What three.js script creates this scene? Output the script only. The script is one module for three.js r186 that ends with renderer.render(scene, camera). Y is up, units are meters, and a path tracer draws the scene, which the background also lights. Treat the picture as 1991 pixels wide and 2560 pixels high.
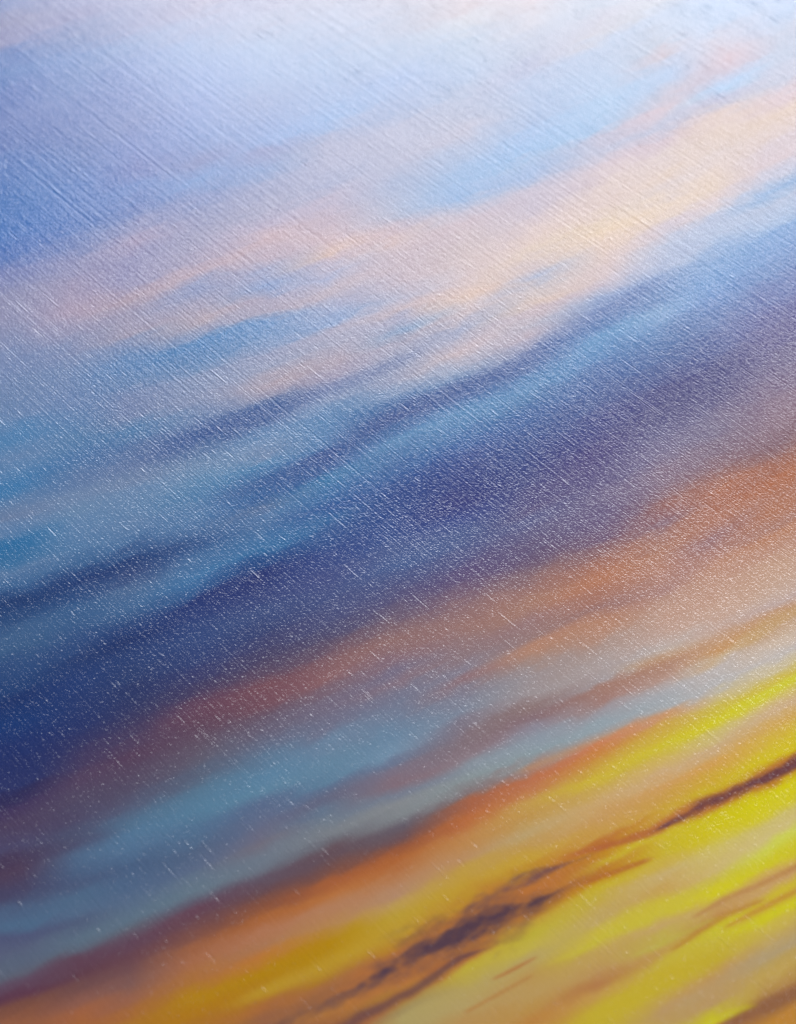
import * as THREE from 'three';
import { RoundedBoxGeometry } from 'three/addons/geometries/RoundedBoxGeometry.js';
import { RectAreaLightUniformsLib } from 'three/addons/lights/RectAreaLightUniformsLib.js';

// ---------------------------------------------------------------- camera, lamps, exposure
// A hand-held close-up of a printed, hairline-brushed aluminium panel that lies flat on a table.
// The brushing and the printed horizon fix the view: 41 degrees down, focal length 5850 px of a 1991 x 2560 frame.
const W = 1991, H = 2560, F = 5850, UP0 = 5080, HEIGHT = 0.15;
const PITCH = Math.atan2(UP0, F);
const scene = new THREE.Scene();
scene.background = new THREE.Color(0x000000);
const camera = new THREE.PerspectiveCamera(2 * Math.atan(H / 2 / F) * 180 / Math.PI, W / H, 0.01, 10);
camera.position.set(0, HEIGHT, 0);
camera.lookAt(0, HEIGHT - Math.sin(PITCH), -Math.cos(PITCH));
camera.focus = HEIGHT / Math.sin(PITCH) * 1.0;
camera.userData.fStop = 50;
const renderer = new THREE.WebGLRenderer({ antialias: true });
renderer.toneMapping = THREE.LinearToneMapping;
renderer.toneMappingExposure = 1;
renderer.shadowMap.enabled = true;
RectAreaLightUniformsLib.init();
// two table lamps with soft boxes: one beyond the panel, which its gloss mirrors, and one beside the camera
const BACK_LAMP = { at: [0.062, 0.228, -0.80], aim: [0.02, 0.01, -0.22], size: [0.40, 0.215], strength: 7.9, color: 0xf4f7ff, stand: [0.07, -0.93] };
const SIDE_LAMP = { at: [0.16, 0.72, -0.12], aim: [0.0, 0, -0.17], size: [0.42, 0.42], strength: 9.6, color: 0xfffefc, stand: [0.62, 0.02] };

// ---------------------------------------------------------------- helpers
function rng(seed) { let a = seed >>> 0; return () => { a = (a + 0x6D2B79F5) | 0; let t = Math.imul(a ^ (a >>> 15), 1 | a); t = (t + Math.imul(t ^ (t >>> 7), 61 | t)) ^ t; return ((t ^ (t >>> 14)) >>> 0) / 4294967296; }; }
const clamp = (x, a, b) => Math.min(b, Math.max(a, x));
const smooth = t => { t = clamp(t, 0, 1); return t * t * (3 - 2 * t); };
function obj(name, geometry, material, parent) {
  const m = new THREE.Mesh(geometry, material); m.name = name; m.castShadow = m.receiveShadow = true; parent.add(m); return m;
}
// value noise on a lattice
function noise2(seed) {
  const r = rng(seed), N = 256, g = new Float32Array(N * N).map(() => r() * 2 - 1);
  return (x, y) => {
    const x0 = Math.floor(x), y0 = Math.floor(y), fx = smooth(x - x0), fy = smooth(y - y0);
    const a = (i, j) => g[((j % N + N) % N) * N + ((i % N + N) % N)];
    return (a(x0, y0) * (1 - fx) + a(x0 + 1, y0) * fx) * (1 - fy) + (a(x0, y0 + 1) * (1 - fx) + a(x0 + 1, y0 + 1) * fx) * fy;
  };
}

// ---------------------------------------------------------------- where the panel lies
// u runs along the printed horizon, v (up in the printed sky) along the brushing; both lie in the plane y = 0
const fwd = F * Math.cos(PITCH) + UP0 * Math.sin(PITCH);
const yaw = Math.atan2(6000, fwd);
const U = [Math.cos(yaw), -Math.sin(yaw)], V = [-Math.sin(yaw), -Math.cos(yaw)];        // (x, z)
const PANEL_W = 0.27, PANEL_H = 0.25, PANEL_T = 0.003;
const MID = [0.002, -0.2043];                                                             // the panel's middle (x, z)
// a point of the photograph on the panel: metres along u and v from the panel's middle
function onPanel(px, py) {
  const a = px - W / 2, b = H / 2 - py, c = Math.cos(PITCH), s = Math.sin(PITCH);
  const dy = b * c - F * s, dz = -(F * c + b * s), t = -HEIGHT / dy;
  const x = a * t - MID[0], z = dz * t - MID[1];
  return [x * U[0] + z * U[1], x * V[0] + z * V[1]];
}

function fromPanel(u, v) {
  const x = u * U[0] + v * V[0] + MID[0], z = u * U[1] + v * V[1] + MID[1], c = Math.cos(PITCH), s = Math.sin(PITCH);
  const d = HEIGHT * s - z * c, b = -z * s - HEIGHT * c;
  return [W / 2 + F * x / d, H / 2 - F * b / d];
}

// ---------------------------------------------------------------- the printed picture: a sunset sky
// Ink colours read at places of the photograph: columns [px, [[py, red, green, blue], ...]] (sRGB, 0 to 255), top to bottom, then brush strokes of
// thinner clouds [softness, raggedness, [px, py, half width, red, green, blue, cover], ...].
const COLUMNS = [
  [60, [[0, 109, 125, 175], [60, 125, 127, 166], [85, 119, 122, 167], [120, 76, 109, 173], [160, 72, 112, 176], [220, 76, 106, 173], [290, 90, 113, 175], [350, 82, 109, 173], [420, 66, 108, 176], [500, 59, 110, 179], [570, 54, 107, 179], [620, 69, 107, 176], [680, 112, 123, 175], [740, 136, 137, 172], [780, 138, 139, 173], [830, 125, 136, 174], [900, 112, 132, 174], [960, 106, 130, 171], [1020, 103, 130, 172], [1080, 79, 126, 173], [1130, 97, 129, 171], [1170, 82, 125, 171], [1210, 64, 118, 168], [1250, 90, 123, 165], [1280, 103, 124, 160], [1310, 91, 124, 166], [1350, 45, 107, 158], [1390, 58, 109, 156], [1420, 87, 119, 160], [1460, 64, 102, 148], [1500, 35, 62, 111], [1530, 45, 75, 122], [1570, 64, 96, 138], [1610, 60, 92, 134], [1660, 48, 76, 124], [1700, 39, 66, 116], [1740, 33, 54, 106], [1800, 30, 58, 114], [1860, 36, 52, 106], [1920, 40, 51, 102], [1960, 45, 53, 102], [1985, 49, 47, 89], [2020, 68, 56, 93], [2060, 77, 65, 94], [2120, 75, 71, 104], [2150, 71, 59, 88], [2180, 79, 63, 88], [2230, 71, 69, 100], [2270, 75, 96, 128], [2300, 77, 104, 135], [2330, 79, 86, 119], [2380, 87, 94, 121], [2420, 93, 101, 118], [2445, 96, 83, 104], [2475, 93, 58, 77], [2510, 119, 77, 67], [2560, 148, 93, 66]]],
  [196, [[0, 108, 117, 165], [40, 114, 116, 161], [90, 85, 108, 162], [130, 78, 114, 175], [200, 78, 111, 172], [300, 77, 103, 168], [390, 73, 103, 167], [470, 65, 107, 176], [560, 61, 103, 172], [610, 98, 116, 171], [660, 128, 129, 170], [720, 142, 133, 166], [770, 156, 141, 168], [810, 140, 138, 170], [860, 115, 130, 170], [920, 104, 128, 170], [1000, 101, 127, 171], [1050, 86, 124, 169], [1100, 82, 122, 166], [1150, 73, 113, 162], [1190, 90, 118, 161], [1240, 105, 130, 167], [1280, 100, 131, 168], [1320, 93, 127, 168], [1370, 81, 119, 162], [1410, 63, 101, 147], [1440, 33, 59, 113], [1470, 46, 76, 126], [1510, 58, 94, 140], [1550, 59, 93, 138], [1600, 49, 77, 126], [1650, 40, 61, 110], [1700, 38, 61, 115], [1760, 41, 58, 109], [1820, 42, 54, 104], [1870, 53, 55, 99], [1910, 68, 59, 95], [1950, 82, 66, 95], [2000, 80, 71, 98], [2050, 77, 71, 100], [2100, 75, 83, 112], [2140, 79, 104, 136], [2175, 74, 95, 128], [2210, 72, 83, 116], [2235, 77, 104, 134], [2270, 81, 104, 134], [2300, 78, 90, 120], [2330, 89, 108, 129], [2365, 91, 104, 121], [2390, 95, 66, 83], [2420, 95, 62, 75], [2460, 111, 76, 76], [2500, 138, 91, 78], [2530, 158, 97, 66], [2560, 162, 99, 59]]],
  [332, [[0, 99, 105, 149], [60, 98, 104, 151], [110, 86, 116, 168], [170, 82, 111, 172], [240, 80, 106, 169], [320, 80, 102, 164], [380, 75, 101, 169], [420, 76, 95, 163], [470, 67, 106, 174], [520, 74, 100, 165], [560, 113, 119, 166], [610, 140, 127, 161], [650, 124, 122, 165], [700, 131, 129, 169], [740, 156, 138, 156], [780, 139, 133, 162], [830, 142, 136, 161], [860, 108, 126, 167], [900, 75, 117, 168], [950, 84, 118, 164], [1000, 104, 122, 164], [1040, 100, 120, 161], [1080, 72, 116, 162], [1120, 79, 107, 154], [1160, 91, 113, 156], [1200, 104, 126, 162], [1240, 99, 129, 168], [1280, 92, 126, 166], [1310, 94, 125, 165], [1350, 75, 111, 156], [1385, 35, 64, 117], [1420, 54, 74, 122], [1460, 76, 104, 145], [1500, 67, 102, 146], [1540, 54, 86, 133], [1570, 39, 63, 115], [1600, 33, 52, 103], [1640, 43, 64, 114], [1680, 45, 63, 110], [1730, 44, 56, 102], [1780, 52, 57, 99], [1820, 62, 58, 95], [1860, 81, 65, 94], [1890, 85, 63, 89], [1930, 84, 70, 95], [1970, 82, 76, 101], [2010, 83, 89, 116], [2050, 80, 109, 138], [2080, 81, 115, 148], [2120, 81, 111, 144], [2160, 72, 95, 129], [2200, 76, 99, 132], [2240, 84, 104, 134], [2280, 91, 112, 133], [2310, 94, 104, 119], [2340, 95, 70, 89], [2380, 102, 68, 79], [2420, 110, 76, 80], [2460, 125, 88, 83], [2500, 148, 97, 76], [2530, 162, 103, 58], [2560, 167, 111, 43]]],
  [498, [[0, 107, 99, 135], [50, 102, 112, 152], [110, 94, 123, 171], [200, 88, 118, 173], [280, 83, 112, 173], [350, 79, 111, 173], [400, 84, 99, 157], [440, 73, 116, 177], [500, 92, 109, 164], [550, 117, 120, 161], [600, 131, 129, 163], [650, 139, 131, 162], [680, 162, 141, 158], [720, 118, 129, 171], [760, 140, 135, 163], [800, 161, 143, 156], [840, 130, 133, 165], [860, 55, 116, 172], [900, 71, 116, 166], [950, 111, 129, 166], [1000, 121, 133, 167], [1050, 93, 117, 160], [1090, 44, 80, 139], [1120, 74, 104, 150], [1160, 98, 128, 165], [1200, 89, 130, 169], [1240, 71, 118, 162], [1280, 81, 119, 163], [1310, 73, 109, 155], [1350, 49, 84, 136], [1390, 72, 106, 151], [1430, 64, 113, 161], [1470, 51, 89, 140], [1500, 38, 55, 112], [1540, 44, 62, 117], [1590, 51, 72, 123], [1640, 50, 66, 116], [1690, 57, 62, 108], [1730, 67, 61, 97], [1770, 92, 66, 91], [1810, 93, 68, 89], [1850, 95, 81, 100], [1900, 94, 90, 109], [1940, 87, 96, 119], [1980, 84, 115, 141], [2020, 84, 123, 151], [2070, 80, 109, 141], [2110, 79, 97, 127], [2150, 88, 103, 132], [2180, 94, 111, 134], [2220, 98, 117, 134], [2245, 93, 89, 108], [2265, 102, 65, 84], [2300, 106, 71, 79], [2340, 124, 80, 72], [2370, 153, 96, 67], [2410, 163, 105, 74], [2450, 167, 110, 60], [2490, 173, 126, 23], [2530, 171, 118, 25], [2560, 167, 112, 38]]],
  [664, [[0, 108, 109, 143], [50, 108, 117, 150], [110, 100, 126, 165], [180, 95, 124, 171], [260, 95, 117, 166], [320, 87, 116, 172], [350, 83, 116, 175], [380, 92, 103, 157], [420, 85, 114, 167], [470, 115, 121, 161], [520, 128, 128, 161], [570, 148, 134, 161], [610, 168, 140, 151], [650, 161, 141, 158], [690, 126, 135, 173], [720, 103, 129, 178], [750, 145, 138, 164], [785, 148, 139, 162], [810, 92, 131, 181], [850, 103, 132, 176], [890, 132, 138, 170], [920, 134, 141, 171], [960, 152, 142, 159], [985, 136, 133, 159], [1020, 48, 84, 141], [1050, 55, 89, 143], [1080, 89, 126, 169], [1110, 101, 131, 170], [1140, 103, 128, 165], [1170, 72, 123, 168], [1200, 42, 95, 150], [1230, 37, 87, 145], [1260, 78, 106, 148], [1280, 78, 114, 159], [1300, 72, 109, 155], [1340, 63, 108, 157], [1365, 54, 107, 156], [1395, 34, 71, 128], [1430, 40, 52, 110], [1480, 53, 66, 119], [1530, 60, 77, 125], [1570, 55, 67, 114], [1610, 64, 66, 108], [1650, 72, 66, 100], [1690, 89, 74, 99], [1720, 117, 80, 91], [1750, 113, 79, 93], [1780, 101, 85, 104], [1820, 101, 95, 117], [1860, 96, 107, 133], [1900, 91, 118, 146], [1940, 88, 128, 159], [1970, 92, 130, 157], [2010, 87, 102, 135], [2045, 93, 105, 135], [2080, 103, 105, 128], [2110, 111, 107, 122], [2140, 108, 117, 134], [2170, 106, 115, 130], [2200, 95, 85, 102], [2230, 102, 73, 79], [2270, 131, 80, 62], [2300, 164, 98, 55], [2340, 171, 114, 82], [2370, 167, 116, 82], [2400, 181, 116, 57], [2440, 173, 128, 15], [2490, 169, 118, 27], [2520, 165, 104, 56], [2560, 147, 96, 67]]],
  [830, [[0, 111, 112, 139], [70, 108, 121, 153], [150, 99, 128, 170], [230, 96, 125, 172], [300, 86, 128, 181], [350, 122, 124, 157], [400, 129, 131, 163], [460, 123, 129, 165], [510, 147, 135, 160], [560, 159, 139, 156], [600, 172, 146, 156], [635, 188, 157, 147], [650, 170, 149, 161], [680, 142, 148, 182], [720, 168, 154, 168], [760, 142, 147, 179], [800, 120, 144, 186], [820, 154, 150, 173], [860, 147, 147, 172], [900, 157, 144, 161], [940, 148, 141, 166], [970, 133, 138, 171], [1000, 123, 141, 175], [1030, 79, 121, 167], [1060, 74, 120, 167], [1100, 66, 115, 164], [1130, 37, 78, 140], [1160, 43, 87, 146], [1190, 48, 112, 162], [1220, 46, 104, 158], [1260, 39, 82, 144], [1290, 47, 98, 151], [1330, 47, 83, 140], [1380, 48, 68, 128], [1440, 64, 75, 128], [1500, 68, 80, 128], [1550, 73, 78, 121], [1590, 76, 74, 110], [1620, 93, 78, 102], [1650, 120, 88, 99], [1690, 136, 97, 102], [1720, 118, 98, 113], [1760, 112, 103, 124], [1810, 108, 109, 133], [1850, 104, 128, 155], [1900, 97, 130, 156], [1940, 91, 124, 151], [1970, 91, 108, 137], [2000, 96, 100, 125], [2025, 97, 114, 137], [2060, 109, 121, 136], [2085, 121, 125, 131], [2110, 103, 99, 108], [2140, 98, 74, 82], [2180, 121, 79, 69], [2210, 164, 94, 55], [2240, 178, 112, 62], [2280, 175, 124, 90], [2320, 177, 130, 79], [2360, 175, 131, 13], [2400, 173, 129, 13], [2430, 167, 119, 31], [2460, 159, 104, 63], [2490, 147, 98, 65], [2520, 173, 120, 58], [2560, 156, 100, 57]]],
  [996, [[0, 126, 122, 141], [60, 111, 120, 146], [120, 104, 126, 160], [200, 97, 126, 173], [270, 103, 124, 167], [320, 130, 132, 161], [400, 134, 136, 164], [460, 118, 133, 169], [520, 138, 143, 170], [570, 167, 144, 155], [600, 179, 152, 152], [640, 169, 150, 161], [700, 171, 153, 164], [750, 159, 155, 176], [775, 174, 155, 163], [800, 145, 145, 172], [830, 112, 139, 177], [860, 144, 142, 165], [900, 138, 140, 166], [940, 132, 140, 170], [970, 111, 134, 171], [1000, 51, 96, 151], [1040, 39, 72, 134], [1070, 45, 98, 153], [1100, 78, 128, 173], [1130, 59, 105, 157], [1180, 41, 83, 144], [1230, 36, 66, 130], [1280, 41, 70, 132], [1320, 52, 77, 136], [1370, 72, 90, 139], [1420, 70, 92, 141], [1460, 73, 81, 127], [1500, 84, 80, 119], [1540, 100, 87, 112], [1570, 121, 97, 108], [1600, 139, 106, 106], [1640, 128, 104, 118], [1680, 116, 108, 131], [1710, 128, 110, 125], [1740, 115, 115, 137], [1780, 111, 121, 145], [1830, 104, 131, 158], [1870, 112, 140, 166], [1900, 104, 116, 142], [1930, 120, 110, 127], [1960, 126, 106, 118], [1990, 115, 122, 139], [2020, 131, 135, 140], [2045, 125, 131, 136], [2075, 98, 90, 102], [2105, 107, 78, 82], [2130, 146, 85, 58], [2160, 171, 100, 53], [2200, 176, 122, 82], [2240, 175, 134, 104], [2270, 184, 151, 82], [2300, 183, 153, 53], [2340, 187, 150, 47], [2370, 178, 124, 42], [2390, 168, 106, 60], [2430, 172, 108, 60], [2470, 174, 116, 62], [2495, 169, 127, 52], [2515, 167, 131, 63], [2540, 158, 139, 92], [2560, 170, 153, 98]]],
  [1162, [[0, 140, 122, 129], [50, 135, 136, 147], [100, 107, 128, 156], [180, 104, 129, 166], [260, 120, 129, 159], [330, 137, 135, 158], [380, 119, 135, 169], [430, 101, 135, 179], [480, 102, 138, 186], [520, 149, 149, 172], [560, 172, 151, 160], [610, 177, 157, 159], [650, 185, 164, 164], [690, 188, 167, 169], [730, 195, 170, 160], [760, 186, 167, 169], [790, 177, 160, 166], [820, 139, 146, 176], [850, 155, 151, 170], [870, 179, 161, 167], [900, 156, 157, 178], [930, 114, 139, 175], [960, 45, 80, 141], [990, 46, 82, 144], [1030, 66, 122, 170], [1060, 63, 116, 166], [1100, 43, 87, 149], [1150, 41, 67, 133], [1200, 41, 57, 122], [1250, 48, 54, 117], [1290, 55, 70, 132], [1340, 74, 89, 137], [1390, 80, 84, 130], [1440, 89, 76, 117], [1480, 111, 89, 113], [1520, 138, 107, 111], [1560, 148, 112, 108], [1600, 141, 114, 117], [1640, 136, 114, 120], [1680, 130, 122, 137], [1705, 138, 110, 117], [1740, 125, 123, 140], [1780, 122, 131, 150], [1810, 121, 115, 131], [1850, 126, 109, 118], [1890, 133, 114, 123], [1930, 128, 136, 147], [1965, 133, 144, 148], [1990, 128, 114, 116], [2020, 163, 97, 69], [2060, 179, 105, 60], [2100, 184, 131, 76], [2150, 181, 137, 94], [2190, 187, 152, 66], [2240, 188, 152, 48], [2270, 180, 131, 31], [2300, 173, 109, 51], [2350, 169, 105, 55], [2390, 175, 111, 45], [2420, 184, 156, 55], [2440, 183, 164, 61], [2480, 176, 155, 92], [2520, 175, 153, 98], [2560, 177, 139, 82]]],
  [1328, [[0, 138, 120, 127], [50, 133, 130, 144], [110, 115, 124, 149], [170, 107, 116, 152], [230, 102, 127, 166], [290, 99, 128, 170], [340, 92, 134, 182], [380, 89, 137, 186], [400, 114, 136, 173], [430, 107, 133, 178], [470, 158, 142, 158], [520, 163, 148, 163], [560, 179, 158, 162], [600, 193, 168, 159], [630, 195, 171, 155], [670, 182, 165, 169], [700, 150, 158, 184], [730, 184, 169, 170], [760, 194, 169, 158], [780, 176, 157, 165], [810, 157, 153, 170], [840, 168, 153, 164], [860, 155, 149, 170], [890, 62, 89, 147], [920, 49, 79, 140], [950, 58, 110, 163], [980, 79, 128, 174], [1010, 53, 103, 155], [1050, 48, 90, 150], [1100, 47, 73, 133], [1150, 46, 59, 121], [1200, 61, 67, 122], [1250, 76, 72, 121], [1280, 85, 77, 120], [1300, 87, 89, 132], [1340, 93, 87, 125], [1390, 99, 82, 112], [1430, 125, 98, 108], [1470, 149, 110, 105], [1510, 161, 119, 104], [1550, 148, 115, 115], [1590, 146, 118, 117], [1620, 172, 127, 107], [1650, 160, 131, 121], [1690, 151, 140, 143], [1740, 152, 142, 145], [1770, 136, 113, 113], [1800, 131, 107, 114], [1830, 137, 132, 146], [1870, 136, 145, 158], [1900, 134, 148, 155], [1925, 156, 126, 118], [1950, 182, 110, 75], [1980, 185, 120, 76], [2010, 190, 150, 77], [2050, 186, 144, 75], [2090, 183, 156, 107], [2120, 186, 148, 82], [2150, 192, 154, 54], [2175, 185, 129, 40], [2210, 181, 117, 51], [2250, 177, 113, 51], [2290, 179, 121, 41], [2310, 187, 150, 60], [2340, 185, 171, 55], [2370, 188, 171, 72], [2400, 179, 157, 96], [2440, 180, 145, 82], [2480, 180, 147, 88], [2520, 180, 139, 72], [2560, 181, 127, 62]]],
  [1494, [[0, 112, 125, 147], [60, 124, 121, 139], [90, 127, 124, 138], [130, 106, 127, 161], [200, 104, 132, 168], [270, 96, 138, 178], [320, 94, 136, 178], [345, 148, 128, 147], [390, 138, 134, 159], [430, 168, 144, 150], [480, 182, 157, 148], [520, 186, 161, 153], [560, 194, 169, 144], [590, 201, 173, 144], [620, 195, 169, 157], [670, 187, 165, 165], [710, 177, 163, 175], [750, 127, 147, 184], [790, 102, 126, 172], [820, 65, 108, 164], [860, 77, 133, 181], [900, 59, 111, 167], [950, 53, 90, 150], [1000, 49, 75, 135], [1060, 50, 56, 121], [1130, 65, 56, 115], [1200, 84, 75, 121], [1260, 103, 92, 127], [1290, 100, 87, 124], [1340, 107, 85, 114], [1370, 136, 99, 102], [1410, 159, 108, 93], [1450, 173, 115, 89], [1490, 158, 110, 97], [1530, 150, 112, 108], [1560, 174, 126, 103], [1590, 175, 132, 112], [1630, 167, 144, 136], [1670, 168, 154, 152], [1705, 161, 151, 153], [1725, 158, 120, 108], [1770, 156, 120, 113], [1790, 153, 145, 152], [1825, 145, 157, 166], [1845, 157, 148, 147], [1865, 196, 120, 84], [1890, 195, 128, 63], [1925, 195, 155, 63], [1945, 199, 174, 52], [1975, 194, 160, 85], [2020, 196, 160, 105], [2060, 193, 150, 91], [2100, 193, 149, 70], [2115, 180, 110, 49], [2140, 186, 132, 27], [2165, 193, 165, 45], [2185, 182, 120, 43], [2210, 186, 132, 28], [2230, 193, 171, 45], [2260, 191, 161, 77], [2300, 186, 160, 94], [2340, 194, 176, 60], [2360, 190, 176, 54], [2385, 186, 156, 82], [2430, 182, 144, 87], [2460, 173, 119, 71], [2490, 188, 148, 77], [2520, 188, 163, 52], [2560, 188, 166, 48]]],
  [1660, [[0, 121, 126, 140], [50, 109, 126, 154], [100, 112, 121, 143], [130, 134, 116, 129], [170, 103, 128, 165], [210, 98, 134, 177], [240, 117, 126, 153], [270, 151, 127, 139], [310, 127, 129, 158], [350, 159, 133, 145], [400, 174, 151, 145], [440, 183, 157, 140], [480, 176, 158, 157], [510, 191, 166, 145], [540, 190, 166, 150], [570, 174, 159, 168], [610, 147, 158, 185], [660, 138, 151, 183], [700, 82, 119, 169], [740, 70, 111, 165], [780, 99, 139, 182], [800, 99, 138, 183], [840, 60, 102, 158], [880, 55, 88, 146], [930, 55, 70, 130], [980, 57, 56, 116], [1030, 67, 64, 115], [1080, 88, 83, 125], [1130, 106, 96, 130], [1180, 122, 100, 122], [1230, 126, 96, 110], [1260, 139, 95, 95], [1280, 138, 99, 106], [1300, 131, 101, 115], [1330, 157, 114, 105], [1370, 168, 120, 101], [1410, 174, 127, 110], [1450, 168, 127, 117], [1480, 165, 127, 121], [1510, 176, 139, 124], [1550, 185, 149, 132], [1590, 186, 155, 141], [1625, 183, 169, 164], [1655, 170, 130, 111], [1690, 176, 144, 131], [1730, 174, 169, 172], [1770, 167, 169, 172], [1795, 196, 148, 113], [1820, 198, 160, 69], [1850, 199, 170, 64], [1880, 197, 177, 58], [1910, 201, 173, 91], [1940, 199, 165, 120], [1970, 200, 153, 90], [2010, 197, 153, 71], [2040, 197, 160, 54], [2065, 193, 149, 61], [2085, 198, 175, 43], [2130, 195, 175, 44], [2160, 196, 168, 76], [2190, 194, 168, 111], [2220, 193, 158, 85], [2250, 197, 181, 54], [2280, 195, 179, 60], [2310, 190, 158, 101], [2340, 186, 167, 72], [2370, 185, 148, 77], [2400, 191, 170, 59], [2430, 191, 168, 44], [2460, 189, 166, 45], [2490, 186, 155, 76], [2530, 180, 146, 97], [2560, 180, 148, 87]]],
  [1796, [[0, 103, 132, 168], [60, 106, 131, 165], [110, 130, 123, 141], [150, 146, 113, 123], [190, 136, 110, 129], [220, 88, 140, 185], [250, 113, 114, 153], [290, 167, 137, 127], [330, 175, 147, 129], [390, 175, 152, 144], [440, 185, 159, 142], [460, 187, 161, 140], [500, 181, 159, 157], [540, 142, 153, 181], [590, 139, 155, 185], [630, 98, 135, 182], [690, 71, 124, 180], [740, 64, 112, 173], [800, 59, 94, 154], [850, 57, 74, 136], [920, 59, 58, 116], [990, 80, 74, 120], [1060, 108, 98, 128], [1110, 116, 97, 119], [1160, 124, 96, 111], [1190, 134, 96, 99], [1220, 163, 105, 84], [1260, 160, 103, 84], [1290, 167, 114, 96], [1330, 148, 110, 113], [1380, 166, 122, 112], [1420, 180, 135, 115], [1470, 184, 145, 127], [1530, 190, 156, 138], [1570, 189, 162, 150], [1590, 186, 150, 130], [1620, 191, 145, 99], [1645, 194, 168, 136], [1670, 184, 174, 170], [1710, 178, 174, 174], [1740, 196, 178, 126], [1770, 197, 178, 70], [1800, 204, 192, 37], [1830, 198, 180, 113], [1870, 196, 165, 124], [1910, 204, 155, 79], [1950, 200, 163, 51], [1980, 199, 178, 34], [2000, 194, 151, 42], [2030, 199, 185, 18], [2070, 202, 188, 18], [2110, 200, 183, 92], [2160, 198, 175, 111], [2190, 196, 181, 71], [2220, 205, 196, 25], [2260, 191, 158, 97], [2290, 185, 138, 80], [2310, 196, 188, 40], [2350, 192, 174, 55], [2400, 188, 165, 47], [2440, 185, 144, 87], [2500, 179, 146, 96], [2530, 192, 181, 39], [2545, 197, 190, 31], [2560, 164, 108, 59]]],
  [1931, [[0, 102, 131, 169], [60, 105, 130, 166], [100, 112, 121, 147], [150, 110, 123, 151], [200, 125, 127, 151], [240, 158, 127, 132], [290, 171, 139, 114], [330, 171, 144, 133], [370, 165, 144, 149], [410, 171, 149, 154], [450, 150, 149, 170], [480, 87, 129, 176], [510, 135, 149, 178], [550, 131, 151, 184], [590, 76, 127, 181], [640, 69, 119, 177], [690, 65, 107, 166], [740, 64, 86, 150], [790, 64, 67, 133], [840, 68, 59, 120], [900, 88, 76, 119], [960, 107, 89, 121], [1010, 122, 98, 120], [1060, 129, 102, 118], [1110, 121, 89, 101], [1160, 146, 95, 83], [1200, 166, 102, 72], [1240, 165, 110, 88], [1280, 169, 113, 88], [1310, 164, 118, 103], [1340, 176, 123, 96], [1380, 180, 137, 118], [1420, 188, 152, 131], [1460, 190, 158, 139], [1500, 190, 164, 150], [1520, 186, 164, 158], [1540, 186, 144, 112], [1565, 189, 154, 106], [1590, 189, 159, 132], [1620, 198, 178, 161], [1650, 189, 180, 175], [1680, 196, 182, 153], [1705, 200, 179, 76], [1725, 202, 196, 57], [1755, 203, 181, 117], [1785, 199, 169, 132], [1815, 202, 162, 85], [1850, 204, 173, 63], [1880, 204, 183, 39], [1900, 205, 188, 22], [1925, 199, 173, 33], [1960, 204, 192, 13], [1990, 207, 197, 15], [2020, 204, 192, 36], [2050, 199, 182, 110], [2080, 201, 183, 120], [2110, 200, 202, 82], [2150, 201, 192, 35], [2180, 199, 167, 81], [2210, 193, 155, 100], [2240, 198, 178, 47], [2260, 195, 166, 55], [2290, 200, 191, 31], [2320, 195, 174, 70], [2360, 185, 157, 91], [2380, 172, 151, 112], [2410, 181, 153, 85], [2440, 185, 155, 81], [2470, 175, 137, 74], [2490, 164, 117, 69], [2520, 154, 107, 63], [2560, 183, 127, 50]]],
];
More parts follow.
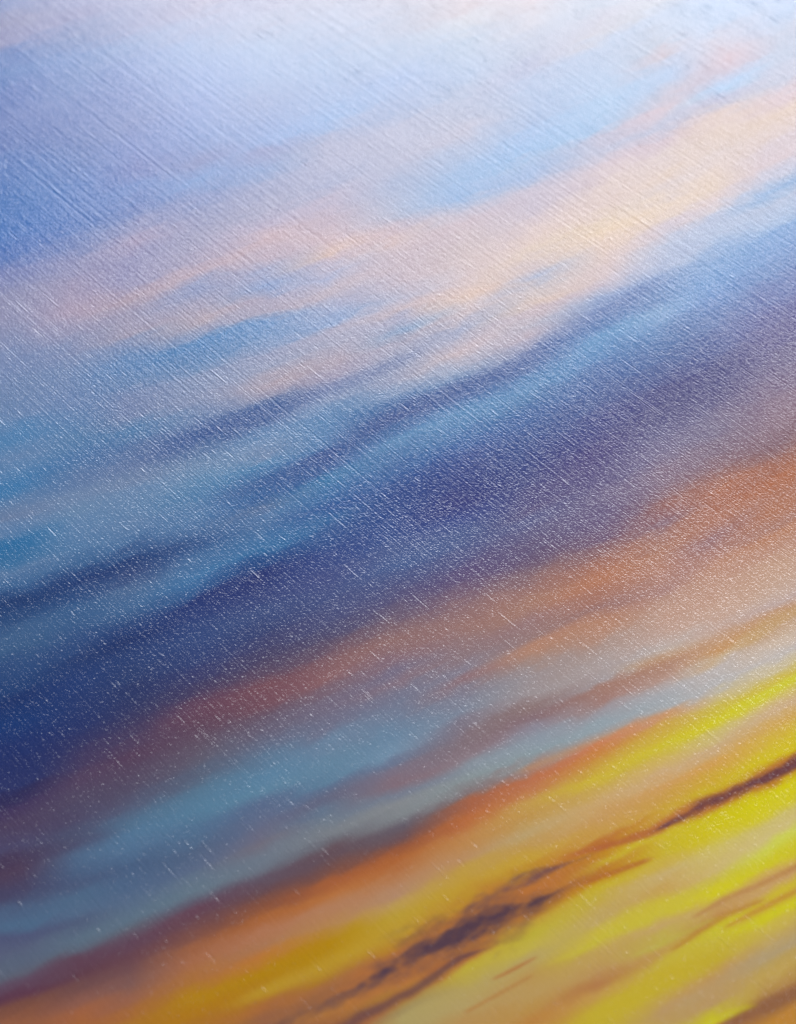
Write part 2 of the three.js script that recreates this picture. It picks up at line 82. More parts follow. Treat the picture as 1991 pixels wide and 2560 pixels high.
const STROKES = [
  [2.55, 0.4, [1390, 640, 14, 208, 180, 153, 0.35], [1500, 590, 24, 204, 175, 146, 0.35], [1600, 540, 16, 199, 169, 139, 0.35]],
  [2.55, 0.4, [1560, 530, 10, 197, 170, 146, 0.3], [1680, 475, 24, 192, 163, 138, 0.3], [1800, 430, 14, 188, 158, 131, 0.3]],
  [2.38, 0.3, [1690, 350, 30, 181, 152, 127, 0.4], [1800, 300, 50, 176, 146, 119, 0.4], [1920, 255, 50, 172, 139, 110, 0.4]],
  [2.04, 0.3, [1700, 250, 16, 86, 131, 180, 0.425], [1790, 210, 26, 86, 131, 180, 0.425], [1880, 175, 16, 86, 131, 180, 0.425]],
  [2.38, 0.3, [1540, 310, 22, 164, 131, 143, 0.35], [1700, 220, 24, 154, 116, 129, 0.35], [1850, 110, 28, 143, 100, 115, 0.35]],
  [2.04, 0.3, [1040, 520, 22, 101, 146, 190, 0.425], [1200, 440, 46, 89, 138, 184, 0.425], [1380, 385, 38, 89, 137, 183, 0.425], [1560, 280, 26, 89, 137, 183, 0.425]],
  [2.04, 0.3, [1040, 783, 12, 205, 172, 153, 0.4], [1100, 760, 15, 204, 170, 151, 0.4], [1175, 732, 14, 202, 167, 147, 0.4], [1330, 705, 8, 201, 165, 144, 0.4]],
  [2.04, 0.3, [1090, 884, 18, 185, 166, 176, 0.4], [1220, 856, 26, 183, 163, 174, 0.4], [1370, 826, 18, 182, 161, 172, 0.4]],
  [2, 0.25, [560, 1244, 18, 61, 79, 135, 0.36], [700, 1196, 22, 50, 71, 131, 0.36], [824, 1136, 24, 43, 66, 128, 0.36], [1000, 1044, 27, 43, 66, 128, 0.36], [1120, 990, 27, 43, 66, 128, 0.36], [1238, 934, 27, 43, 66, 129, 0.36], [1368, 864, 27, 42, 67, 133, 0.36], [1521, 770, 26, 41, 68, 138, 0.36], [1650, 700, 18, 40, 69, 142, 0.36]],
  [2, 0.25, [380, 1140, 16, 59, 84, 142, 0.36], [588, 1062, 22, 44, 75, 137, 0.36], [777, 990, 20, 44, 74, 136, 0.36], [900, 945, 14, 44, 74, 137, 0.36], [1050, 880, 12, 43, 75, 141, 0.36]],
  [2, 0.25, [-40, 1525, 30, 38, 58, 110, 0.2], [206, 1450, 28, 31, 53, 107, 0.2], [353, 1398, 26, 28, 52, 107, 0.2], [510, 1342, 20, 26, 50, 106, 0.2]],
  [2.21, 0.25, [980, 1104, 26, 93, 139, 182, 0.35], [1309, 956, 32, 73, 126, 173, 0.35], [1590, 806, 32, 59, 125, 179, 0.35]],
  [2.21, 0.25, [440, 1425, 24, 62, 113, 162, 0.35], [600, 1375, 30, 56, 110, 160, 0.35], [745, 1334, 22, 47, 106, 157, 0.35]],
  [2.21, 0.3, [255, 940, 20, 79, 125, 176, 0.375], [500, 866, 34, 54, 115, 172, 0.375], [720, 818, 24, 53, 116, 175, 0.375]],
  [2.21, 0.4, [610, 980, 14, 176, 152, 160, 0.375], [680, 960, 22, 175, 150, 158, 0.375], [750, 940, 14, 173, 148, 156, 0.375]],
  [2.21, 0.4, [150, 775, 18, 165, 144, 163, 0.35], [240, 750, 28, 161, 139, 158, 0.35], [320, 724, 18, 157, 133, 154, 0.35]],
  [2.21, 0.3, [460, 440, 16, 72, 114, 178, 0.35], [570, 432, 22, 72, 114, 178, 0.35], [690, 420, 14, 72, 114, 177, 0.35]],
  [2.21, 0.3, [570, 350, 16, 82, 121, 179, 0.35], [740, 332, 26, 82, 121, 179, 0.35], [900, 310, 16, 81, 121, 178, 0.35]],
  [2.21, 0.3, [660, 592, 18, 185, 155, 157, 0.35], [853, 600, 22, 182, 152, 153, 0.35], [1010, 575, 16, 179, 147, 149, 0.35]],
  [2.38, 0.25, [400, 1806, 24, 122, 74, 87, 0.35], [647, 1733, 34, 119, 73, 86, 0.35], [800, 1680, 30, 117, 74, 85, 0.35]],
  [2.38, 0.25, [800, 1680, 26, 143, 103, 101, 0.35], [1010, 1596, 30, 142, 103, 101, 0.35]],
  [2.21, 0.3, [1385, 1520, 18, 182, 126, 100, 0.375], [1521, 1451, 32, 179, 122, 94, 0.375], [1625, 1416, 18, 177, 129, 110, 0.375]],
  [2.21, 0.3, [1260, 1655, 12, 179, 132, 107, 0.375], [1462, 1574, 22, 178, 130, 105, 0.375], [1570, 1552, 12, 177, 129, 103, 0.375]],
  [2.21, 0.3, [1650, 1268, 24, 173, 108, 77, 0.35], [1844, 1190, 38, 171, 104, 71, 0.35], [2010, 1160, 34, 170, 103, 68, 0.35]],
  [2.04, 0.2, [1650, 1632, 12, 191, 185, 183, 0.4], [1786, 1586, 18, 186, 164, 159, 0.4], [1933, 1515, 18, 184, 162, 157, 0.4], [2040, 1480, 16, 183, 161, 155, 0.4]],
  [1.87, 0.2, [1560, 1676, 12, 193, 146, 95, 0.4], [1756, 1612, 18, 190, 145, 94, 0.4], [1991, 1520, 18, 184, 142, 112, 0.4], [2060, 1490, 16, 183, 141, 110, 0.4]],
  [2.04, 0.2, [1140, 1924, 20, 141, 158, 169, 0.4], [1403, 1847, 27, 141, 157, 168, 0.4], [1580, 1782, 26, 141, 156, 166, 0.4], [1710, 1724, 20, 141, 155, 165, 0.4]],
  [1.87, 0.2, [1500, 1930, 10, 203, 187, 52, 0.425], [1697, 1847, 17, 206, 200, 18, 0.425], [1874, 1760, 17, 203, 198, 31, 0.425], [2050, 1676, 14, 200, 195, 42, 0.425]],
  [1.87, 0.2, [1300, 1930, 8, 207, 141, 81, 0.375], [1521, 1841, 12, 203, 140, 83, 0.375], [1690, 1778, 9, 200, 140, 85, 0.375]],
  [2.21, 0.2, [1500, 2140, 8, 202, 187, 43, 0.35], [1691, 2076, 20, 201, 186, 41, 0.35], [1850, 2026, 28, 202, 192, 16, 0.35], [2060, 1965, 30, 202, 192, 13, 0.35]],
  [1.3, 0.2, [600, 2505, 14, 185, 151, 49, 0.75], [824, 2412, 28, 185, 150, 48, 0.75], [1010, 2322, 30, 184, 150, 48, 0.75], [1180, 2250, 26, 184, 149, 47, 0.75], [1330, 2170, 14, 183, 149, 46, 0.75]],
  [1.8, 0.2, [1120, 2446, 8, 188, 175, 54, 0.51], [1253, 2362, 20, 188, 174, 53, 0.51], [1324, 2316, 24, 188, 174, 53, 0.51], [1391, 2290, 22, 188, 174, 52, 0.51], [1520, 2234, 14, 187, 173, 51, 0.51]],
  [1.95, 0.2, [1380, 2406, 6, 199, 185, 56, 0.42], [1497, 2357, 14, 199, 185, 55, 0.42], [1638, 2290, 18, 198, 185, 54, 0.42], [1744, 2241, 18, 198, 184, 54, 0.42], [1850, 2188, 18, 198, 190, 39, 0.42], [2040, 2080, 16, 198, 189, 36, 0.42]],
  [1.69, 0.15, [-40, 2300, 22, 79, 98, 129, 0.48], [177, 2236, 26, 79, 102, 132, 0.48], [294, 2196, 24, 76, 99, 132, 0.48]],
  [1.69, 0.15, [-40, 2190, 22, 73, 59, 86, 0.45], [147, 2124, 22, 74, 60, 88, 0.45], [280, 2080, 16, 78, 68, 96, 0.45]],
  [2.21, 0.15, [240, 2120, 24, 81, 113, 144, 0.375], [412, 2045, 32, 83, 119, 151, 0.375], [589, 1985, 36, 88, 127, 157, 0.375], [765, 1944, 34, 92, 126, 155, 0.375], [900, 1908, 26, 99, 132, 158, 0.375]],
  [1.56, 0.12, [-40, 2440, 26, 85, 99, 120, 0.48], [177, 2350, 28, 91, 110, 129, 0.48], [412, 2252, 30, 95, 116, 133, 0.48], [589, 2175, 28, 102, 117, 132, 0.48], [765, 2105, 26, 112, 121, 134, 0.48], [1000, 2026, 22, 131, 135, 140, 0.48]],
  [1.56, 0.12, [-40, 2494, 22, 91, 58, 78, 0.48], [177, 2412, 22, 95, 64, 83, 0.48], [412, 2312, 24, 98, 65, 81, 0.48], [589, 2234, 24, 96, 73, 86, 0.48], [765, 2164, 22, 96, 77, 88, 0.48], [1000, 2080, 20, 100, 90, 100, 0.48]],
  [1.1, 0.5, [820, 2512, 28, 180, 110, 56, 0.8], [1000, 2420, 46, 180, 110, 56, 0.8], [1150, 2340, 62, 179, 110, 56, 0.8], [1260, 2270, 62, 179, 109, 55, 0.8], [1370, 2215, 44, 178, 109, 54, 0.8], [1480, 2150, 18, 178, 108, 53, 0.8]],
  [1, 0.9, [620, 2600, 10, 110, 77, 73, 0.75], [760, 2537, 15, 110, 77, 73, 0.75], [880, 2482, 18, 109, 77, 73, 0.75], [990, 2418, 12, 109, 77, 73, 0.75]],
  [1, 0.9, [1170, 2274, 8.05, 109, 75, 82, 0.85], [1218, 2243, 17.25, 109, 74, 82, 0.85], [1271, 2218, 21.85, 109, 74, 82, 0.85], [1324, 2193, 20.7, 108, 74, 81, 0.85], [1359, 2180, 13.8, 108, 73, 81, 0.85], [1401, 2168, 8.05, 108, 73, 81, 0.85], [1460, 2144, 4.6, 108, 73, 80, 0.85]],
  [1, 0.9, [860, 2484, 16.1, 110, 77, 75, 0.68], [953, 2432, 38.64, 109, 77, 75, 0.68], [1048, 2376, 54.74, 109, 77, 75, 0.68], [1147, 2333, 67.62, 109, 77, 74, 0.68], [1246, 2290, 57.96, 109, 76, 74, 0.68], [1331, 2260, 32.2, 108, 76, 74, 0.68], [1410, 2222, 12.88, 108, 75, 73, 0.68]],
  [1, 0.9, [880, 2474, 6.9, 61, 47, 75, 0.7], [953, 2431, 16.1, 61, 47, 75, 0.7], [999, 2406, 19.55, 61, 47, 75, 0.7], [1048, 2374, 21.85, 61, 47, 75, 0.7], [1098, 2356, 23, 61, 47, 74, 0.7], [1147, 2332, 29.9, 61, 47, 74, 0.7], [1200, 2313, 31.05, 61, 47, 74, 0.7], [1246, 2289, 25.3, 60, 46, 74, 0.7], [1288, 2275, 18.4, 60, 46, 74, 0.7], [1331, 2260, 11.5, 60, 46, 73, 0.7], [1390, 2230, 5.75, 60, 45, 73, 0.7]],
  [1, 0.6, [830, 2592, 22, 172, 100, 57, 0.7], [964, 2513, 18, 172, 100, 57, 0.7], [1098, 2432, 18, 171, 100, 57, 0.7], [1220, 2370, 10, 171, 99, 57, 0.7]],
  [1.5, 0.6, [830, 2585, 16, 86, 62, 76, 0.7], [900, 2541, 14, 86, 62, 76, 0.7], [964, 2512, 12, 85, 62, 76, 0.7], [1041, 2469, 11, 85, 62, 76, 0.7], [1098, 2431, 9, 85, 62, 75, 0.7], [1154, 2395, 7, 85, 62, 75, 0.7], [1210, 2374, 3, 85, 62, 75, 0.7]],
  [1, 0.6, [1440, 2136, 7, 172, 96, 57, 0.8], [1540, 2108, 10, 172, 96, 56, 0.8], [1627, 2081, 12, 171, 95, 55, 0.8], [1697, 2051, 20, 171, 95, 54, 0.8], [1756, 2016, 24, 171, 95, 54, 0.8], [1815, 1987, 24, 171, 94, 53, 0.8], [1886, 1957, 26, 170, 94, 53, 0.8], [1991, 1908, 28, 170, 94, 52, 0.8], [2060, 1870, 26, 168, 94, 53, 0.8]],
  [1, 0.8, [1640, 2076, 4.2, 94, 54, 70, 0.85], [1697, 2050, 9.45, 94, 54, 70, 0.85], [1756, 2015, 13.65, 94, 53, 69, 0.85], [1815, 1986, 13.65, 93, 52, 69, 0.85], [1886, 1956, 13.65, 93, 52, 69, 0.85], [1962, 1922, 15.75, 93, 52, 68, 0.85], [2060, 1866, 15.75, 92, 51, 68, 0.85]],
  [1, 0.5, [1450, 2212, 6, 172, 102, 49, 0.75], [1530, 2182, 9, 172, 102, 48, 0.75], [1625, 2148, 6, 172, 102, 48, 0.75]],
  [1, 0.5, [1235, 2448, 4, 171, 109, 59, 0.8], [1274, 2430, 6, 171, 109, 59, 0.8], [1340, 2394, 3, 171, 109, 59, 0.8]],
  [1, 0.5, [1165, 2530, 5, 174, 121, 66, 0.7], [1253, 2483, 6, 174, 121, 65, 0.7], [1330, 2440, 4, 173, 121, 65, 0.7]],
  [1.6, 0.4, [1735, 2293, 4, 172, 116, 69, 0.6], [1815, 2247, 8, 172, 116, 69, 0.6], [1885, 2219, 8, 172, 115, 69, 0.6], [1942, 2191, 8, 172, 115, 69, 0.6], [2040, 2142, 7, 171, 115, 68, 0.6]],
  [1.6, 0.4, [1680, 2376, 4, 174, 116, 53, 0.65], [1744, 2332, 8, 174, 116, 53, 0.65], [1815, 2289, 9, 174, 116, 53, 0.65], [1910, 2250, 5, 174, 115, 53, 0.65]],
  [1.6, 0.4, [1815, 2318, 4, 182, 124, 51, 0.6], [1903, 2272, 8, 182, 123, 51, 0.6], [1975, 2236, 7, 181, 123, 51, 0.6], [2040, 2200, 5, 181, 123, 51, 0.6]],
  [1.5, 0.3, [1590, 2388, 4, 184, 176, 70, 0.45], [1673, 2353, 8, 184, 175, 70, 0.45], [1785, 2296, 5, 180, 178, 61, 0.45]],
  [1.5, 0.3, [1810, 2336, 6, 200, 194, 31, 0.42], [1890, 2310, 14, 200, 194, 31, 0.42], [1960, 2270, 14, 200, 194, 31, 0.42], [2040, 2224, 8, 200, 194, 30, 0.42]],
  [1.1, 0.3, [1420, 2580, 22, 190, 168, 45, 0.8], [1568, 2500, 28, 190, 168, 44, 0.8], [1673, 2448, 30, 190, 167, 44, 0.8], [1775, 2398, 16, 189, 167, 43, 0.8]],
  [1.65, 0.3, [1700, 2520, 14, 174, 152, 112, 0.42], [1800, 2455, 20, 174, 151, 112, 0.42], [1920, 2384, 20, 174, 151, 112, 0.42], [2040, 2318, 20, 173, 151, 111, 0.42]],
  [1, 0.4, [1800, 2580, 12, 137, 91, 64, 0.85], [1860, 2540, 16, 137, 91, 64, 0.85], [1920, 2512, 22, 136, 91, 63, 0.85], [2050, 2455, 22, 136, 91, 63, 0.85]],
  [1.5, 0.3, [1760, 2566, 5, 195, 182, 47, 0.51], [1832, 2530, 10, 194, 187, 29, 0.51], [1885, 2513, 6, 194, 187, 29, 0.51]],
];

function printTexture() {
  const TW = 2048, TH = 1896, out = new Float32Array(TW * TH * 3);
  const n1 = noise2(11), n2 = noise2(12), n3 = noise2(13);
  // the clouds fan out to the left: bands keep the same height py + fan(px)
  const fan = px => 0.27 * px + 0.00006 * px * px;
  const LO = -400, HI = 4200, cols = COLUMNS.map(([px, stops]) => {
    const t = new Float32Array((HI - LO) * 3);
    for (let k = 0, i = 0; k < HI - LO; k++) {
      const y = LO + k - fan(px);
      while (i < stops.length - 2 && stops[i + 1][0] < y) i++;
      const a = stops[i], b = stops[i + 1], f = clamp((y - a[0]) / (b[0] - a[0]), 0, 1), m = smooth(f) * 0.5 + f * 0.5;
      for (let c = 0; c < 3; c++) t[k * 3 + c] = a[c + 1] + (b[c + 1] - a[c + 1]) * m;
    }
    return { px, t };
  });
  for (let j = 0; j < TH; j++) for (let i = 0; i < TW; i++) {
    const u = ((i + 0.5) / TW - 0.5) * PANEL_W, v = ((j + 0.5) / TH - 0.5) * PANEL_H;
    let [px, py] = fromPanel(u, v);
    px = clamp(px, -600, 2600);
    const h = py + fan(px) + 12 * n1(u * 45, v * 120) + 9 * n2(u * 130, v * 380) + 8 * n3(u * 330, v * 1000) + 5 * n1(u * 800 + 7, v * 2300);
    px += 30 * n2(u * 60 + 9, v * 160 + 3);
    const row = clamp(Math.round(h - LO), 0, HI - LO - 1) * 3;
    let k = 0; while (k < cols.length - 2 && cols[k + 1].px < px) k++;
    const A = cols[k], B = cols[k + 1], t = clamp((px - A.px) / (B.px - A.px), 0, 1), m = t;
    const o = (j * TW + i) * 3;
    for (let c = 0; c < 3; c++) out[o + c] = A.t[row + c] * (1 - m) + B.t[row + c] * m;
  }
  for (const [soft, rag, ...pts] of STROKES) {
    const p = pts.map(([px, py, hw, red, green, blue, cover]) => {
      const [u, v] = onPanel(px, py), q = onPanel(px, py - hw), r = onPanel(px, py + hw);
      return { u, v, w: Math.abs(q[1] - r[1]) / 2, c: [red, green, blue], a: cover };
    }).sort((a, b) => a.u - b.u);
    const first = p[0], last = p[p.length - 1], wm = Math.max(...p.map(q => q.w)), end = Math.min(wm * 2.5, (last.u - first.u) * 0.45);
    const ia = Math.floor((first.u - end) / PANEL_W * TW + TW / 2), ib = Math.ceil((last.u + end) / PANEL_W * TW + TW / 2);
    for (let i = Math.max(0, ia); i <= Math.min(TW - 1, ib); i++) {
      const u = ((i + 0.5) / TW - 0.5) * PANEL_W;
      let k = 0; while (k < p.length - 2 && p[k + 1].u < u) k++;
      const a = p[k], b = p[k + 1], t = (u - a.u) / (b.u - a.u), tc = clamp(t, 0, 1);
      const vc = a.v + (b.v - a.v) * t, w = a.w + (b.w - a.w) * tc, cover = a.a + (b.a - a.a) * tc;
      const cap = smooth((u - first.u + end) / (2 * end)) * smooth((last.u + end - u) / (2 * end));
      const c = [0, 1, 2].map(n => a.c[n] + (b.c[n] - a.c[n]) * tc);
      const reach = w * 3.2 + 0.002;
      const ja = Math.max(0, Math.floor((vc - reach) / PANEL_H * TH + TH / 2)), jb = Math.min(TH - 1, Math.ceil((vc + reach) / PANEL_H * TH + TH / 2));
      for (let j = ja; j <= jb; j++) {
        const v = ((j + 0.5) / TH - 0.5) * PANEL_H;
        const f = n1(u * 700 + 5, v * 1500) * 0.55 + n2(u * 1500, v * 2600) * 0.3 + n3(u * 300, v * 700) * 0.6;
        const d = Math.abs(v - vc + rag * w * (n3(u * 260, 7.3) * 0.5 + n2(u * 900, v * 300) * 0.25)) / w - rag * f * 0.7;
        let mask = 1 / (1 + Math.exp((d - 1) / soft * 4));
        if (rag > 0.75) { const q = Math.abs(v - vc) / w; mask = clamp(0.9 - 0.55 * q + 0.58 * (n1(u * 260, v * 900) * 0.6 + n2(u * 750 + 4, v * 1900) * 0.5 + n3(u * 1700, v * 3800) * 0.35), 0, 1) * smooth((2.5 - q) / 1.9); }
        const m = clamp(mask * cap * cover, 0, 1), o = (j * TW + i) * 3;
        for (let n = 0; n < 3; n++) out[o + n] += (c[n] - out[o + n]) * m;
      }
    }
  }
  const data = new Uint8Array(TW * TH * 4);
  const r = rng(5);
  for (let k = 0; k < TW * TH; k++) { const d = r() - 0.5; for (let c = 0; c < 3; c++) data[k * 4 + c] = clamp(Math.round(out[k * 3 + c] + d), 0, 255); data[k * 4 + 3] = 255; }
  const t = new THREE.DataTexture(data, TW, TH, THREE.RGBAFormat);
  t.colorSpace = THREE.SRGBColorSpace; t.magFilter = THREE.LinearFilter; t.minFilter = THREE.LinearMipmapLinearFilter; t.generateMipmaps = true; t.needsUpdate = true;
  return t;
}

// ---------------------------------------------------------------- the relief of the lacquered, brushed sheet
const TILE = 0.11;                                                     // metres that one repeat of the relief covers
function reliefTexture() {
  const N = 2048, M = N - 1, h = new Float32Array(N * N), r = rng(77);
  const field = (seed, alongU, alongV) => {                            // white noise smoothed by a two-sided decay, tileable, unit spread
    const q = rng(seed), a = new Float32Array(N * N).map(() => (q() + q() + q() - 1.5) * 2);
    const pass = (step, other, len) => {
      if (!len) return;
      const k = Math.exp(-1 / len);
      for (let way = 0; way < 2; way++) for (let n = 0; n < N; n++) {
        let s = 0; const base = n * other;
        for (let m = -Math.min(N, Math.ceil(len * 5)); m < N; m++) {
          const i = base + ((way ? N - 1 - m : m) & M) * step;
          if (m < 0) { s = s * k + a[i] * (1 - k); continue; }
          s = s * k + a[i] * (1 - k); a[i] = s;
        }
      }
    };
    pass(1, N, alongU); pass(N, 1, alongV);
    let q2 = 0; for (let i = 0; i < N * N; i += 7) q2 += a[i] * a[i];
    const f = 1 / Math.sqrt(q2 / (N * N / 7));
    for (let i = 0; i < N * N; i++) a[i] *= f;
    return a;
  };
  const add = (a, amp) => { for (let i = 0; i < N * N; i++) h[i] += a[i] * amp; };
  const R = RELIEF;
  const patch = field(21, 60, 160);
  const grain = field(22, 0.42, 0.5), coarse = field(29, 1.15, 1.3), hair = field(23, 0.38, 110), hair2 = field(24, 0.65, 240), hair3 = field(28, 0.3, 26);
  for (let i = 0; i < N * N; i++) h[i] += (grain[i] * R.grain + coarse[i] * R.coarse) * (1 + 0.08 * patch[i]) + hair[i] * R.hair * (1 + 0.2 * patch[i]) + hair3[i] * R.hair3;
  add(hair2, R.hair2); 
  // scratches along the brushing, single and in short rows
  const bump = (x, y, ru, rv, amp) => {
    const X = Math.ceil(ru * 2.2), Y = Math.ceil(rv * 2.2), x0 = Math.round(x), y0 = Math.round(y);
    for (let j = -Y; j <= Y; j++) for (let i = -X; i <= X; i++) {
      const dx = (x0 + i - x) / ru, dy = (y0 + j - y) / rv, d = dx * dx + dy * dy;
      if (d < 4) { const w = 1 - d / 4; h[((y0 + j) & M) * N + ((x0 + i) & M)] += amp * w * w; }
    }
  };
  for (let n = 0; n < R.scratches; n++) {
    const x = r() * N, y = r() * N, len = 5 + 48 * r() * r() + (r() < 0.1 ? 40 : 0), w = 0.5 + 0.55 * r() * r(), s = (r() < 0.6 ? 1 : -1) * R.scratch * (0.35 + r());
    let a = 0.5 + r();
    for (let k = 0; k < len; k += 1.5) { a = clamp(a + (r() - 0.5) * 0.5, 0.2, 1.4); bump(x + (r() - 0.5) * 0.5, y + k, w, 2.6, s * a * Math.sin(Math.PI * (k + 1) / (len + 2))); }
  }
  // specks in the lacquer
  for (let n = 0; n < R.specks; n++) {
    const q = r(), ru = 0.55 + 0.6 * Math.pow(q, 3), e = 1 + 0.6 * r();
    bump(r() * N, r() * N, ru, ru * e, R.speck * (0.4 + r() * r() * 1.3) * ru);
  }
  for (let n = 0; n < R.dots; n++) { const ru = 1.3 + 0.9 * r(); bump(r() * N, r() * N, ru, ru * (1 + r()), R.speck * (0.9 + 0.8 * r()) * ru); }
  for (let n = 0; n < 60; n++) {                                       // a few curled fibres caught under the lacquer
    let x = r() * N, y = r() * N, dir = r() * 6.28; const turn = (r() - 0.5) * 0.5;
    for (let k = 0; k < 10 + 14 * r(); k++) { bump(x, y, 1.1, 1.1, R.speck * 0.35); x += Math.cos(dir) * 1.2; y += Math.sin(dir) * 1.2; dir += turn; }
  }
  const data = new Float32Array(N * N * 4);
  for (let y = 0; y < N; y++) for (let x = 0; x < N; x++) {
    const dx = (h[y * N + ((x + 1) & M)] - h[y * N + ((x - 1) & M)]) / 2, dy = (h[((y + 1) & M) * N + x] - h[((y - 1) & M) * N + x]) / 2;
    const l = 1 / Math.hypot(dx, dy, 1), o = (y * N + x) * 4;
    data[o] = 0.5 - 0.5 * dx * l; data[o + 1] = 0.5 - 0.5 * dy * l; data[o + 2] = 0.5 + 0.5 * l; data[o + 3] = 1;
  }
  const t = new THREE.DataTexture(data, N, N, THREE.RGBAFormat, THREE.FloatType);
  t.wrapS = t.wrapT = THREE.RepeatWrapping; t.magFilter = THREE.LinearFilter; t.needsUpdate = true;
  t.repeat.set(PANEL_W / TILE, PANEL_H / TILE);
  return t;
}
const RELIEF = { grain: 0.135, coarse: 0.012, hair: 0.046, hair2: 0.046, hair3: 0.03, scratches: 2400, scratch: 0.145, specks: 24000, speck: 0.15, dots: 300 };

// ---------------------------------------------------------------- the table and the panel
const table = obj('table_top', new RoundedBoxGeometry(1.9, 0.03, 1.9, 3, 0.006), new THREE.MeshStandardMaterial({ color: new THREE.Color().setRGB(0.18, 0.17, 0.165), roughness: 0.8 }), scene);
table.position.set(0, -PANEL_T - 0.0155, -0.25);
table.userData = { kind: 'structure' };

const panel = new THREE.Group(); panel.name = 'metal_print'; scene.add(panel);
panel.position.set(MID[0], -PANEL_T, MID[1]); panel.rotation.y = yaw;
panel.userData = { label: 'brushed metal panel printed with a blue, orange and yellow sunset sky', category: 'metal print' };
const plate = (inset) => {
  const w = PANEL_W / 2 - inset, d = PANEL_H / 2 - inset, c = 0.003, s = new THREE.Shape();
  s.moveTo(-w + c, -d); s.lineTo(w - c, -d); s.absarc(w - c, -d + c, c, -Math.PI / 2, 0); s.lineTo(w, d - c); s.absarc(w - c, d - c, c, 0, Math.PI / 2);
  s.lineTo(-w + c, d); s.absarc(-w + c, d - c, c, Math.PI / 2, Math.PI); s.lineTo(-w, -d + c); s.absarc(-w + c, -d + c, c, Math.PI, Math.PI * 1.5);
  return s;
};
const layer = (name, y, t, inset, material) => {
  const g = new THREE.ExtrudeGeometry(plate(inset), { depth: t, bevelEnabled: false, curveSegments: 6 });
  const p = g.attributes.position, uv = g.attributes.uv;
  for (let i = 0; i < p.count; i++) uv.setXY(i, p.getX(i) / PANEL_W + 0.5, p.getY(i) / PANEL_H + 0.5);
  g.rotateX(-Math.PI / 2); g.translate(0, y, 0);
  return obj(name, g, material, panel);
};
const aluminium = new THREE.MeshStandardMaterial({ color: new THREE.Color().setRGB(0.62, 0.63, 0.64), metalness: 1, roughness: 0.38 });
const face = new THREE.MeshPhysicalMaterial({ color: 0xffffff, map: printTexture(), normalMap: reliefTexture(), roughness: 0.2, metalness: 0, ior: 1.5, specularIntensity: 1 });
layer('back_sheet', 0, 0.0003, 0, aluminium);
layer('plastic_core', 0.00031, 0.00218, 0.0001, new THREE.MeshStandardMaterial({ color: new THREE.Color().setRGB(0.02, 0.02, 0.022), roughness: 0.6 }));
layer('front_sheet', 0.0025, 0.0003, 0, aluminium);
layer('printed_face', 0.00281, 0.00019, 0.0001, face);

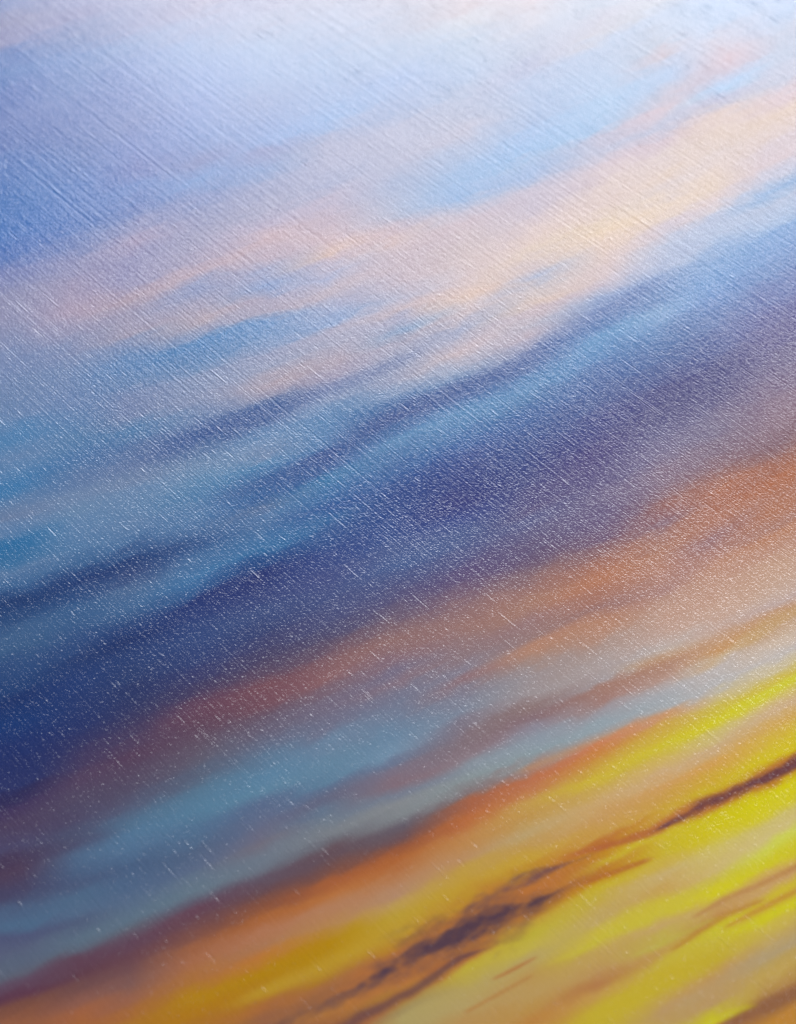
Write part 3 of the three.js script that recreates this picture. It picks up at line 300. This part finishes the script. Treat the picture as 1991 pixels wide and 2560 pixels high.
// ---------------------------------------------------------------- the two lamps
function softbox(name, label, L) {
  const g = new THREE.Group(); g.name = name; scene.add(g);
  g.position.set(L.at[0], -PANEL_T, L.at[2]);
  g.userData = { label, category: 'lamp' };
  const black = new THREE.MeshStandardMaterial({ color: new THREE.Color().setRGB(0.025, 0.025, 0.027), roughness: 0.6 });
  const steel = new THREE.MeshStandardMaterial({ color: new THREE.Color().setRGB(0.3, 0.3, 0.31), metalness: 1, roughness: 0.35 });
  const top = L.at[1] + PANEL_T, [w, d] = L.size;
  const look = new THREE.Object3D(); look.position.set(L.at[0], L.at[1], L.at[2]); look.lookAt(...L.aim);        // +z towards the panel
  const place = o => { o.position.set(0, top, 0); o.quaternion.copy(look.quaternion); };
  const shell = (a, b, z0, z1) => {                                   // an open four-sided funnel
    const p = [], f = (q, r, s, t) => p.push(...q, ...r, ...s, ...q, ...s, ...t);
    const c = (k, q, z) => [[-1, -1], [1, -1], [1, 1], [-1, 1]].map(([x, y]) => [x * k * w / 2, y * q * d / 2, z]);
    const A = c(1.04, 1.04, z0), B = c(a, b, z1);
    for (let i = 0; i < 4; i++) f(A[(i + 1) % 4], A[i], B[i], B[(i + 1) % 4]);
    f(B[3], B[2], B[1], B[0]);
    const geo = new THREE.BufferGeometry(); geo.setAttribute('position', new THREE.Float32BufferAttribute(p, 3)); geo.computeVertexNormals(); return geo;
  };
  place(obj('housing', shell(0.35, 0.35, -0.002, -0.11), black, g));
  const glow = new THREE.MeshStandardMaterial({ color: 0xffffff, roughness: 1, emissive: new THREE.Color(L.color), emissiveIntensity: 0.6 });
  place(obj('lamp_diffuser', new RoundedBoxGeometry(w, d, 0.003, 1, 0.001), glow, g));
  // a pole on a heavy foot, and an arm from it to the back of the housing
  const back = new THREE.Vector3(0, 0, -0.118).applyQuaternion(look.quaternion).add(new THREE.Vector3(0, top, 0));
  const px = L.stand[0] - L.at[0], pz = L.stand[1] - L.at[2], elbow = new THREE.Vector3(px, back.y, pz);
  const pole = obj('pole', new THREE.CylinderGeometry(0.008, 0.009, back.y - 0.006, 20), steel, g); pole.position.set(px, (back.y - 0.006) / 2 + 0.006, pz);
  const foot = obj('base', new THREE.CylinderGeometry(0.085, 0.09, 0.012, 40), black, g); foot.position.set(px, 0.006, pz);
  const reach = back.clone().sub(elbow), arm = obj('arm', new THREE.CylinderGeometry(0.007, 0.007, Math.max(0.02, reach.length()), 16), steel, g);
  arm.position.copy(elbow).addScaledVector(reach, 0.5); arm.quaternion.setFromUnitVectors(new THREE.Vector3(0, 1, 0), reach.clone().normalize());
  const joint = obj('joint', new THREE.SphereGeometry(0.017, 20, 14), steel, g); joint.position.copy(back);
  const clampJoint = obj('clamp', new THREE.CylinderGeometry(0.014, 0.014, 0.04, 20), black, g); clampJoint.position.copy(elbow);
  const light = new THREE.RectAreaLight(L.color, L.strength, w * 0.98, d * 0.98);
  light.position.set(...L.at).add(new THREE.Vector3(0, 0, 0.003).applyQuaternion(look.quaternion));
  scene.add(light); light.lookAt(...L.aim);
}
softbox('softbox_lamp', 'small black softbox lamp standing beyond the printed panel', BACK_LAMP);
softbox('softbox_lamp_001', 'large square black softbox lamp held by an arm above the printed panel', SIDE_LAMP);

renderer.render(scene, camera);
